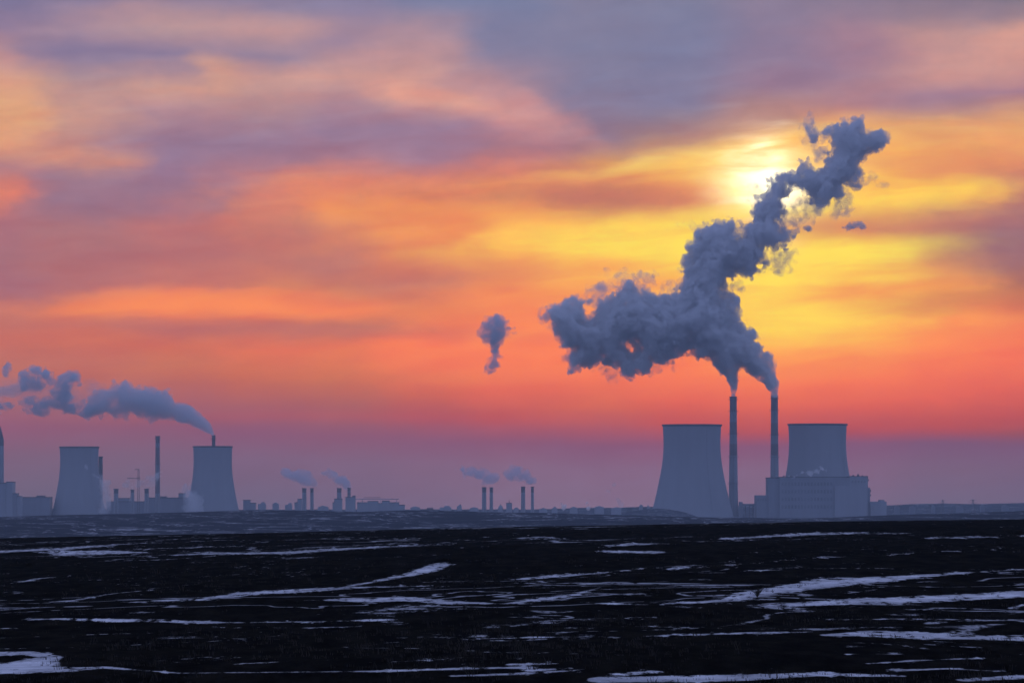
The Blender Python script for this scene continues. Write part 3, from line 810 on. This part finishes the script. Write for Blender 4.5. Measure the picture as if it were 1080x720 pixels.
for (a, b_, t_) in ((899.5, 901.2, 500.6), (904.5, 906.5, 499.8), (909.5, 910.6, 500.9), (826, 828, 501.2), (834, 835.2, 501.4), (813, 815, 502)):
    MB().box(xs(a), xs(b_), 8, 12, zz(502.2), zz(t_)).build('roof_vent', M['steel'], B)
for (a, b_) in ((505, 507), (516, 518.5), (521, 523)):
    MB().box(xs(917.8)+.01 if a > 510 else xs(915.2)+.01, xs(918.9) if a > 510 else xs(916.6), 6, 14, zz(b_), zz(a)).build('platform', M['steel'], B)
windows(B, xs(824), xs(878), [zz(512), zz(520), zz(528), zz(536)], -4, 3.4, 2.0, 3.6)
windows(B, xs(898), xs(914), [zz(509)], -2, 3.2, 1.8, 2.5)
windows(B, xs(799), xs(809), [zz(528)], 2, 2.6, 1.5, 2.2)

cv = thing('conveyor_bridge', 'low covered conveyor between the left tall chimney and the boiler house', 'conveyor', (X(788, D0), D0+20, 0))
xc = lambda px: X(px, D0) - X(788, D0)
MB().box(xc(784), xc(797.2), -3, 3, zz(533), zz(531)).build('gallery', M['panel'], cv)
MB().box(xc(780), xc(783.9), -5, 5, 0, zz(529)).build('transfer_tower', M['panel'], cv)
for q in (786.5, 790.5, 794.5):
    MB().box(xc(q), xc(q)+.9, -.5, .5, 0, zz(533)-.01).build('trestle', M['steel'], cv)
sh = thing('pump_shed', 'low long shed at the foot of the left tall chimney', 'shed', (X(760, 5900), 5930, 0))
MB().prism([(-14, 0), (24, 0), (24, 4.5), (5, 6.5), (-14, 4.5)], -6, 6).build('shed_hall', M['panel2'], sh)

# ------------------------------------------------------------------ far-left station buildings
D1 = 6400
def block(name, label, cat, pxc, D, boxes, group=None, roof=True):
    """boxes: (px0, px1, top row, depth m, part name)"""
    r = thing(name, label, cat, (X(pxc, D), D, 0), group)
    for i, (a, b_, t_, dep, pn) in enumerate(boxes):
        x0, x1, zt = X(a, D)-X(pxc, D), X(b_, D)-X(pxc, D), Z(t_, D)
        zr = CZ - 20.0
        MB().box(x0+.01*i, x1-.01, -dep/2-.03*i, dep/2+.02*i, zr, zt).build(pn, (M['panel'] if i % 2 == 0 else M['panel2']) if D < 6600 else M['panel2'], r)  # farther blocks all take the pale tone as painted-in haze
        if roof: MB().box(x0-.3, x1+.3, -dep/2-.5-.03*i, dep/2+.5, zt+.01, zt+.7+.01*i).build('roof', M['roof'], r)
    return r
block('boiler_house', 'stepped building at the foot of the thick stack on the left edge', 'building', 5, D1-60,
      [(-14, 8, 509.5, 40, 'main_hall'), (8.1, 15, 508.4, 36, 'tower_block'), (15.1, 19, 520.5, 30, 'annex'), (19.1, 23, 523.5, 26, 'annex')])
block('turbine_hall', 'long low hall running right from the left-edge building towards the leftmost cooling tower', 'building', 38, D1,
      [(23.3, 54, 524.5, 40, 'main_hall'), (40, 47, 523, 30, 'penthouse')])
block('turbine_hall', 'long low hall between the slim striped chimney and the smaller right cooling tower', 'building', 180, D1+90,
      [(157, 200, 525, 40, 'main_hall'), (189, 195.5, 520.5, 24, 'tower_block'), (170, 176, 523.8, 20, 'penthouse')])
block('low_hall', 'low hall in steam behind the three short chimneys', 'building', 133, D1+120,
      [(114, 156, 529, 40, 'main_hall'), (126, 137, 525.5, 30, 'tower_block')])
block('pump_house', 'small block right at the foot of the smaller right cooling tower', 'building', 261, D1+80,
      [(257, 264, 527.5, 20, 'main_hall'), (264.2, 270, 530.5, 16, 'annex')])
# lattice mast
LM = thing('lattice_mast', 'thin lattice mast with two side arms behind the short chimneys', 'mast', (X(146.2, D1), D1, 0))
mm = MB(); Hm = Z(494.5, D1)
for (a, b_) in ((-1.4, -1.4), (1.4, -1.4), (1.4, 1.4), (-1.4, 1.4)):
    mm.bar((a, b_, 0), (a*.5, b_*.5, Hm), .22)
for i in range(16):
    k0, k1 = 1.4*(1-.5*i/16), 1.4*(1-.5*(i+1)/16); z0, z1 = Hm*i/16, Hm*(i+1)/16
    mm.bar((-k0, -k0, z0), (k1, -k1, z1), .12); mm.bar((k0, k0, z0), (-k1, k1, z1), .12)
mm.build('lattice', M['steel'], LM)
MB().bar((X(134.5, D1)-X(146.2, D1), 0, Z(504, D1)), (2, 0, Z(504.4, D1)), .5).build('arm', M['steel'], LM)
MB().bar((X(142, D1)-X(146.2, D1), 0, Z(495, D1)), (.6, 0, Z(494.6, D1)), .45).build('arm', M['steel'], LM)

# ------------------------------------------------------------------ horizon works
def dome(name, label, px, r_px, D, top):
    rt = thing(name, label, 'storage dome', (X(px, D), D, 0))
    R_ = r_px*D/F; Hh = Z(top, D)
    MB().lathe([(R_, 0), (R_, Hh*.45), (R_*.9, Hh*.66), (R_*.7, Hh*.84), (R_*.4, Hh*.96), (R_*.05, Hh)], 28).build('drum', M['panel2'], rt, True)
    MB().box(-R_*.1, R_*.1, -R_*.1, R_*.1, Hh, Hh+1.5).build('vent', M['steel'], rt)
dome('storage_dome', 'small domed store right of the third horizon chimney pair', 527.9, 3.3, DM, 532.3)
b = block('small_block', 'small square block with a mast between the third and fourth chimney pairs', 'building', 537, DM, [(534, 540, 530.6, 12, 'main_hall')])
MB().bar((0, 0, Z(530.6, DM)), (0, 0, Z(527.4, DM)), .5).build('mast', M['steel'], b)
block('low_wing', 'tiny square shed left of the first horizon chimney pair', 'building', 316, DM+40, [(314, 318.4, 526.4, 14, 'main_hall'), (311, 313.9, 530, 14, 'annex')])
block('low_wing', 'low wing at the foot of the wider second-pair chimney', 'building', 356, DM-40, [(352.8, 361, 526.2, 14, 'main_hall'), (351, 352.7, 530, 12, 'annex')])
block('low_wing', 'low wing at the foot of the banded horizon chimney', 'building', 370, DM-40, [(364.6, 374.4, 524.4, 14, 'main_hall'), (372, 375, 523, 10, 'tower_block')])
cr = thing('conveyor_bridge', 'long thin conveyor roof right of the banded horizon chimney', 'conveyor', (X(397, DM), DM, 0))
xq = lambda px: X(px, DM) - X(397, DM)
MB().box(xq(375.2), xq(421), -2, 2, Z(526.4, DM), Z(525.7, DM)).build('gallery', M['panel'], cr)
MB().box(xq(384), xq(402), -2, 2, Z(524.7, DM), Z(524.2, DM)).build('roof_pipe', M['steel'], cr)
for i, q in enumerate((382, 401, 418)):
    MB().box(xq(q), xq(q)+.6, -.6, .6, 0, Z(526.6, DM)-.01).build('trestle', M['panel2'], cr)
block('low_works', 'low stepped works under the long conveyor roof', 'building', 398, DM+60,
      [(377, 388, 530, 22, 'main_hall'), (388.1, 399, 528.6, 22, 'main_hall'), (399.1, 403, 530.8, 18, 'annex'), (403.1, 411, 528.2, 22, 'tower_block'), (411.1, 421, 530, 18, 'annex'), (421.1, 427, 532.6, 18, 'annex')])

def low_house(px, w_, top, D, label, seed, far=False):
    r_ = random.Random(seed)
    root = thing('low_building', label, 'building', (X(px, D), D, 0), 'low buildings along the horizon')
    s = D/F; W = w_*s; Ht = Z(top, D)
    if r_.random() < .5:
        MB().prism([(-W/2, 0), (W/2, 0), (W/2, Ht*.9), (0, Ht), (-W/2, Ht*.9)], -8, 8).build('hall', M['darkpanel'] if far else M['panel2'], root)
    else:
        k = r_.uniform(-.2, .2)
        MB().box(-W/2, W/2, -8, 8, 0, Ht*.9).build('hall', M['darkpanel'] if far else M['panel2'], root)
        MB().box(W*(k-.2), W*(k+.25), -5, 5, Ht*.9+.01, Ht).build('penthouse', M['darkpanel'] if far else M['panel2'], root)
rows = [(276.5, 8, 529.2, 'farthest left on the middle skyline'),
        (291, 6.5, 529.4, 'second from the left on the middle skyline'),
        (304.5, 7, 530.2, 'just left of the tiny square shed'),
        (341, 11, 533, 'very low, filling the gap between the first and second chimney pairs'),
        (438, 10, 533.6, 'low, right beyond the end of the conveyor works'),
        (470, 12, 533.2, 'low and wide, right after the tree clump right of the conveyor works'),
        (484.5, 5, 531.6, 'small, peaked, left of the third chimney pair'),
        (500, 9, 534.4, 'very low, hard against the left of the third chimney pair'),
        (544.5, 5, 534.6, 'very low, hard against the left of the fourth chimney pair'),
        (573, 11, 534.2, 'low, first one right of the fourth chimney pair'),
        (585, 8, 533.2, 'second one right of the fourth chimney pair'),
        (605, 11, 533, 'blocky, between the two faint ground-level steam wisps'),
        (632, 13, 532.2, 'wide, right of the second ground-level steam wisp'),
        (650, 14, 533.4, 'wide, below the dusky smoke wisp near the snowy mound'),
        (676, 5, 530.5, 'small, peeping over the snowy mound on its left half'),
        (684, 4, 531.5, 'narrow, peeping over the snowy mound near its middle')]
for i, (p, w_, t_, l) in enumerate(rows):
    low_house(p, w_ if p < 560 else w_*.75, t_ if p < 560 else t_+1.0, 6620 + 12*((i*7) % 9), 'low hazy building, ' + l, i)
rows2 = [(946, 8, 530.5, 'first to the right of the boiler house'), (962, 10, 531, 'second to the right of the boiler house'),
         (984, 6, 529.8, 'small, beside the first pylon'), (1012, 12, 530.6, 'long, between the two right-hand pylons'),
         (1036, 7, 529.6, 'short, right of the long one between the pylons'), (1060, 12, 529.8, 'last long one before the right edge')]
for i, (p, w_, t_, l) in enumerate(rows2):
    low_house(p, w_*.6, t_+2.2, 6640 + 10*((i*5) % 7), 'faint low building on the right skyline, ' + l, 40+i, True)
def pylon(px, top, D, label):
    root = thing('power_pylon', label, 'pylon', (X(px, D), D, 0), 'pylons on the right skyline')
    H = Z(top, D); m_ = MB()
    for a, b_ in ((-3, -3), (3, -3), (3, 3), (-3, 3)): m_.bar((a, b_, 0), (a*.15, b_*.15, H), .3)
    for i in range(8):
        k0, k1 = 3*(1-.85*i/8), 3*(1-.85*(i+1)/8)
        m_.bar((-k0, -k0, H*i/8), (k1, -k1, H*(i+1)/8), .18); m_.bar((k0, -k0, H*i/8), (-k1, -k1, H*(i+1)/8), .18)
    m_.build('lattice', M['steel'], root)
    for z_, l in ((.72, 7), (.84, 5.5), (.95, 4)): MB().bar((-l, 0, H*z_), (l, 0, H*z_), .25).build('arm', M['steel'], root)
pylon(994, 526.6, 6700, 'lattice pylon on the right skyline, nearer the boiler house')
pylon(1026, 526.2, 6720, 'lattice pylon on the right skyline, nearer the right edge')

def bare_tree(px, D, h, label, seed, z0=0.0, group='bare trees on the middle skyline'):
    r_ = random.Random(seed)
    root = thing('bare_tree', label, 'tree', (X(px, D), D, z0), group)
    MB().lathe([(h*.05, 0), (h*.035, h*.3), (h*.015, h*.75)], 8).build('trunk', M['tree'], root)
    cr_ = MB()
    for k in range(260):
        a = r_.uniform(0, 2*math.pi); e = r_.random()
        rr_ = h*.42*math.sqrt(r_.random())*(1-abs(e-.45)*.9)
        p0 = (rr_*math.cos(a)*.5, rr_*math.sin(a)*.5, h*(.25+.5*e))
        p1 = (rr_*math.cos(a)*1.15, rr_*math.sin(a)*1.15, h*(.4+.6*e))
        cr_.bar(p0, p1, h*.014)
    cr_.build('crown', M['tree'], root)
for i, (p, h, l) in enumerate([(449.5, 13, 'leftmost of the skyline tree clump right of the conveyor works'), (454, 15, 'tallest of the skyline tree clump right of the conveyor works'),
                               (458.6, 12.5, 'rightmost of the skyline tree clump right of the conveyor works'), (492, 12, 'lone bare tree between the peaked building and the third chimney pair'),
                               (664, 13, 'lone bare tree on the skyline left of the snowy mound')]):
    bare_tree(p, 6600, h, l, 100+i)

def shrub(px, py, h, label, seed):
    ys = np.linspace(95, 480, 3000); xs_ = (px-540)/F*ys
    i = int(np.argmin(np.abs((CZ-ground_z(xs_, ys))/ys*F + HV - py)))
    r_ = random.Random(seed); root = thing('bare_shrub', label, 'shrub', (float(xs_[i]), float(ys[i]), float(ground_z(xs_[i], ys[i])[0])-.02))
    m_ = MB()
    for k in range(46):
        a = r_.uniform(0, 6.28); t_ = r_.uniform(.05, .9); l = h*r_.uniform(.55, 1.0)
        m1_ = (l*.35*t_*math.cos(a), l*.35*t_*math.sin(a), l*.5); m_.bar((0, 0, 0), m1_, .006)
        for q in range(2):
            m_.bar(m1_, (m1_[0]+l*.5*t_*math.cos(a+r_.uniform(-.7, .7)), m1_[1]+l*.3*t_*math.sin(a), l*r_.uniform(.75, 1)), .004)
    m_.build('twigs', M['straw'], root)
shrub(798.5, 629, .34, 'small bare shrub standing in the snow drift below the right power station', 1)
shrub(286, 664, .22, 'tiny dead shrub in the dark field below the long left snow drift', 2)

# ------------------------------------------------------------------ smoke
MAIN = [(819.4,418),(820.3,402),(816,387),(807,375.5),(804,366),(793,362),(791.7,352),(779,343.6),(778.6,327),(775,316),(766,313),(763,303),(768,293.6),(775,289.4),(791.7,291),(804,288),(800,279.7),(807,274),(808,261.7),(822,258),(834.7,250),(828,243.6),(820,233),(823.3,224.4),(825.5,211),(833.3,201),(844.4,200),(853.3,204.4),(857.8,213),(868.9,215.6),(877.8,208.9),(886.7,204.4),(890,196),(902,194.4),(907.8,184.4),(908.9,168.9),(913.3,162.2),(926.7,157.8),(933.3,144.4),(927.8,138.9),(913.3,143.3),(907.8,137.8),(910,126.7),(900,123.3),(891,128.9),(882,128.9),(869,136.7),(880,146.7),(878.9,157.8),(868.9,168.9),(867.8,176.7),(855.6,173.3),(844.4,176.7),(840,183.3),(824.4,185.6),(811,190),(811,200),(805.5,208.9),(798.9,224.4),(794,235),(784.7,239.4),(783.3,249.2),(773.6,239.4),(766.7,233.9),(744.4,238),(736,247.8),(737.5,253.3),(731,256),(729,267),(725,278.3),(720.8,289.4),(719.4,297.8),(711,309),(700,310.3),(693.3,311),(677.8,304.4),(664.4,297.8),(651,313.3),(631,322),(622,338),(613,334),(617.8,317.8),(600,317.8),(577.8,328.9),(584.4,348.9),(597.8,364.4),(606.7,366.7),(600,391),(617.8,384.4),(635.5,382.2),(653.3,388.9),(668.9,397.8),(688.9,386.7),(711,375.5),(731,371),(734.7,380.6),(744.4,378.3),(752.8,388),(764,397.8),(770.2,408.9),(770.9,418.5),(775.8,418.5),(777.3,409),(777.6,392),(779.5,386.7),(786,388),(797,397.8),(806.5,404.7),(812.6,412),(814,418)]
DP = 6030
def near_stack(cx, cz, r0, r1, lo=.15):
    def f(GX, GZ):
        k = np.ones(GX.shape)
        for (a, b_) in ((cx[0], cz[0]), (cx[1], cz[1])):
            d = np.sqrt((GX-X(a, DP))**2 + (GZ-Z(b_, DP))**2)
            k = np.minimum(k, lo + (1-lo)*np.clip((d-r0)/(r1-r0), 0, 1))
        return k
    return f
main, morg = puff_mesh('smoke_plume', V_SMOKE, DP, 1.15, [MAIN], [], [(663, 364.5, 2.6), (666.5, 367.5, 2.2)], fine=(5.0, 9.0), amp=6.2, cell=19, seed=3, bias=.6, Rl=34,
                       billow=.6, taper=near_stack((773.4, 817), (422, 422), 8, 60), origin_at=(795, 418))
tag(main, 'huge blue-grey smoke cloud rising from the two tall striped chimneys past the sun', 'smoke')
puff_mesh('wisp', V_WISP, DP, 1.45, [], [(822,272,20,15),(822,224,16,18),(772,306,14,10),(856,218,28,15),(890,212,16,20),(912,192,18,8),(857,142,13,19),(866,162,12,12),(845,230,20,14),
          (598,335,28,20),(665,298,28,14),(635,315,22,16),(705,306,14,12),(760,240,30,8),(650,390,26,10),(690,387,22,8),(605,375,14,16),(800,215,12,14),(925,150,12,12),(870,140,18,12)],
          amp=7.5, cell=13, seed=41, bias=-1.0, Rl=14, billow=.3, wob=10, parent=main, origin_at=(795, 418))
main.children[0].location = (0, 0, 0)

V_VEIL = volume_mat('thin_veil_of_smoke', .012, (.82, .88, .94))
V_PUFF = volume_mat('loose_smoke', .09, (.82, .88, .94))
uneven(V_PUFF, .17, 1/11., .36, .60)
V_PUFF.cycles.volume_step_rate = .4
def puff(label, mat_, D, h, name='smoke_puff', cat='smoke', group=None, **kw):
    o, _ = puff_mesh(name, mat_, D, h, **kw)
    tag(o, label, cat, group); return o
puff('detached ragged smoke puff floating left of the huge cloud', V_PUFF, DP, 1.2, polys=[[(521.7,331.6),(530,333),(541,342.8),(539,350),(533,361),(527,376),(526,386),(519,391),(511,393),(511,384),(515,376),(514,367),(508.5,355),(509.5,343.8),(513,335)]],
     fine=(4,8), amp=5.0, cell=13, seed=58, bias=-.4, Rl=12, billow=.45, wob=5)
puff('small flat smoke shred floating right of the sun below the top of the cloud', V_SMOKE, DP, 1.1, polys=[[(889,240),(896,235),(905,233),(915,236),(914,242),(903,244),(893,244)]],
     blobs=[(852,241,5,5)], amp=3.6, cell=9, seed=52, bias=-1.0, Rl=8, billow=.4, wob=3)
puff('knob of smoke just off the upper left of the cloud top', V_SMOKE, DP, 1.1, polys=[[(849,134),(855,129),(862,133),(863,146),(862,153),(856,152),(850,143)]],
     amp=3.6, cell=10, seed=53, bias=-1.0, Rl=9, billow=.4, wob=3)

DL = 6500
long_plume = puff('long blue-grey smoke plume drifting left from the chimney behind the smaller right tower', V_FAR, DL, 1.25, name='smoke_plume',
     polys=[[(226.6,459.5),(225.5,455),(222,446),(215,439),(200,426.7),(184.7,425),(177.8,411),(155.6,410),(141.7,410),(130.6,401.7),(116.7,410),(102.8,418),(91.7,426.7),(89,433.6),(102.8,437.8),(122,437.8),(139,436),(158,441),(180.6,442),(205.6,450),(221,457.5),(224,459.5)]],
     holes=[(119.4,425,2.6)], fine=(4.6, 8), amp=6.0, cell=15, seed=61, bias=.4, Rl=20, billow=.6, wob=8, origin_at=(226.6, 459.5),
     taper=lambda GX, GZ: .12 + .88*np.clip((X(226, DL)-GX)/90, 0, 1))
puff_mesh('wisp', V_VEIL, DL, 1.9, blobs=[(10,408,16,14),(30,412,20,18),(55,414,22,18),(78,420,22,16),(98,412,18,12),(95,432,18,9),(-6,420,14,14)], amp=8, cell=16, seed=91, bias=-1.5, Rl=12, billow=.3, wob=8,
          parent=long_plume, origin_at=(226.6, 459.5))
GP = 'broken smoke puffs drifting off at the left edge'
puff('two-horned smoke puff high above the leftmost cooling tower', V_PUFF, DL, 1.4, blobs=[(28,401,10,11),(36,403,13,9),(49,397,7,9),(36,391,9,6)], group=GP, amp=6, cell=18, seed=62, bias=-1.2, Rl=14, billow=.4, wob=5)
puff('squarish smoke puff between the two-horned puff and the long plume', V_PUFF, DL, 1.4, blobs=[(69,405,11,12),(77,400,9,8),(66,412,9,7)], group=GP, amp=5.5, cell=18, seed=63, bias=-1.2, Rl=14, billow=.4, wob=5)
puff('long low smoke shred under the two smoke puffs at left', V_PUFF, DL, 1.4, blobs=[(30,423,10,7),(45,428,13,8),(60,427,13,7),(76,430,14,8),(70,420,8,7),(88,433,8,5)], group=GP, amp=6, cell=20, seed=64, bias=-.8, Rl=14, billow=.4, wob=5)
puff('pale smoke shred cut by the left edge, level with the long low one', V_PUFF, DL, 1.5, blobs=[(-6,428,14,9),(8,427,8,6)], group=GP, amp=6, cell=18, seed=65, bias=-2.0, Rl=9, billow=.4, wob=5)
puff('tiny high smoke shred nearest the left edge', V_PUFF, DL, 1.4, blobs=[(7,388,5,8)], group=GP, amp=4, cell=12, seed=66, bias=-1.0, Rl=8, billow=.3, wob=3)
puff('thin smoke shred between the left edge and the two-horned puff', V_FAINT, DL, 2.0, blobs=[(5,413,12,5),(18,408,8,5)], group=GP, amp=6, cell=16, seed=67, bias=-1.5, Rl=10, billow=.3, wob=4)

GS = 'small smoke puffs over the horizon chimneys'
V_HOR = volume_mat('horizon_smoke', .06, (.74, .82, .92), .1)
for (bl, l, sd) in [
    ([(305,501.5,5,3.5),(312,502,7,4.5),(319.5,505,6,4),(325,508,4,2.8)], 'small smoke puff left above the first horizon chimney pair', 71),
    ([(346,498,5,3.5),(352,500.5,6,4),(359,505.5,6,4.2),(365.5,510,3,3.4)], 'small slanting smoke puff above the second horizon chimney pair', 72),
    ([(488,495.5,5,4),(495.6,498.6,7,5),(505,500.5,7,4.5),(513.5,504.2,4.5,3.4)], 'longer smoke puff above the third horizon chimney pair', 73),
    ([(538,501.5,5,4),(545,498.6,6,5),(552.5,502,6.5,4.4),(559.5,506.2,4,3)], 'humped smoke puff above the fourth horizon chimney pair', 74)]:
    puff(l, V_HOR, DM, 2.0, blobs=bl, group=GS, amp=6, cell=20, seed=sd, bias=1.2, Rl=16, billow=.4, wob=6)

puff('bright curl of steam over the boiler house roof', V_STEAM, 5945, .8, name='steam_puff', cat='steam', blobs=[(840.7,501,6,2.2),(856,499,5,3.4),(868,494.5,5,4),(862,498,6,3)],
     amp=3.6, cell=8, seed=81, bias=-1.2, Rl=4, billow=.3, wob=2)
puff('pale steam drifting across the right side of the leftmost cooling tower', V_FAINT, 6330, 1.3, name='steam_puff', cat='steam',
     polys=[[(85,490),(92,489),(100,496),(110,500),(116,515),(118,538),(108,538),(108,520),(102,508),(92,500)]], amp=6, cell=18, seed=82, bias=-.6, Rl=10, billow=.3, wob=4)
puff('pinkish steam rising left of the smaller right cooling tower', V_FAINT, 6330, 1.3, name='steam_puff', cat='steam',
     polys=[[(196,510),(202,511),(207,518),(212,526),(212,541),(196,541),(198,528),(192,518)]], amp=6, cell=18, seed=83, bias=0, Rl=14, billow=.3, wob=4)
puff('thin steam veil among the three short chimneys', V_FAINT, 6320, 1.5, name='steam_puff', cat='steam',
     blobs=[(120,507,12,5),(134,512,12,6),(150,509,12,6),(160,505,8,6)], amp=8, cell=22, seed=84, bias=-3, Rl=8, billow=.3, wob=4)
puff('dusky smoke wisp above the skyline left of the snowy mound', V_FAINT, 6650, 2.4, name='smoke_puff',
     blobs=[(648,529,5,4),(643,518,4,5),(647,512,5,4)], amp=8, cell=18, seed=85, bias=-1.5, Rl=9, billow=.3, wob=4)
puff('tiny ground-level steam wisp right of the fourth chimney pair', V_STEAM, 6650, 1.6, name='steam_puff', cat='steam',
     blobs=[(594.5,534.5,3.6,3.4),(592,532,2.4,2)], amp=3, cell=9, seed=86, bias=-.5, Rl=6, billow=.3, wob=2)
puff('tiny ground-level steam wisp nearer the snowy mound', V_STEAM, 6650, 1.6, name='steam_puff', cat='steam',
     blobs=[(620,535,3,3.6),(618,532,2.4,2)], amp=3, cell=9, seed=87, bias=-.5, Rl=6, billow=.3, wob=2)
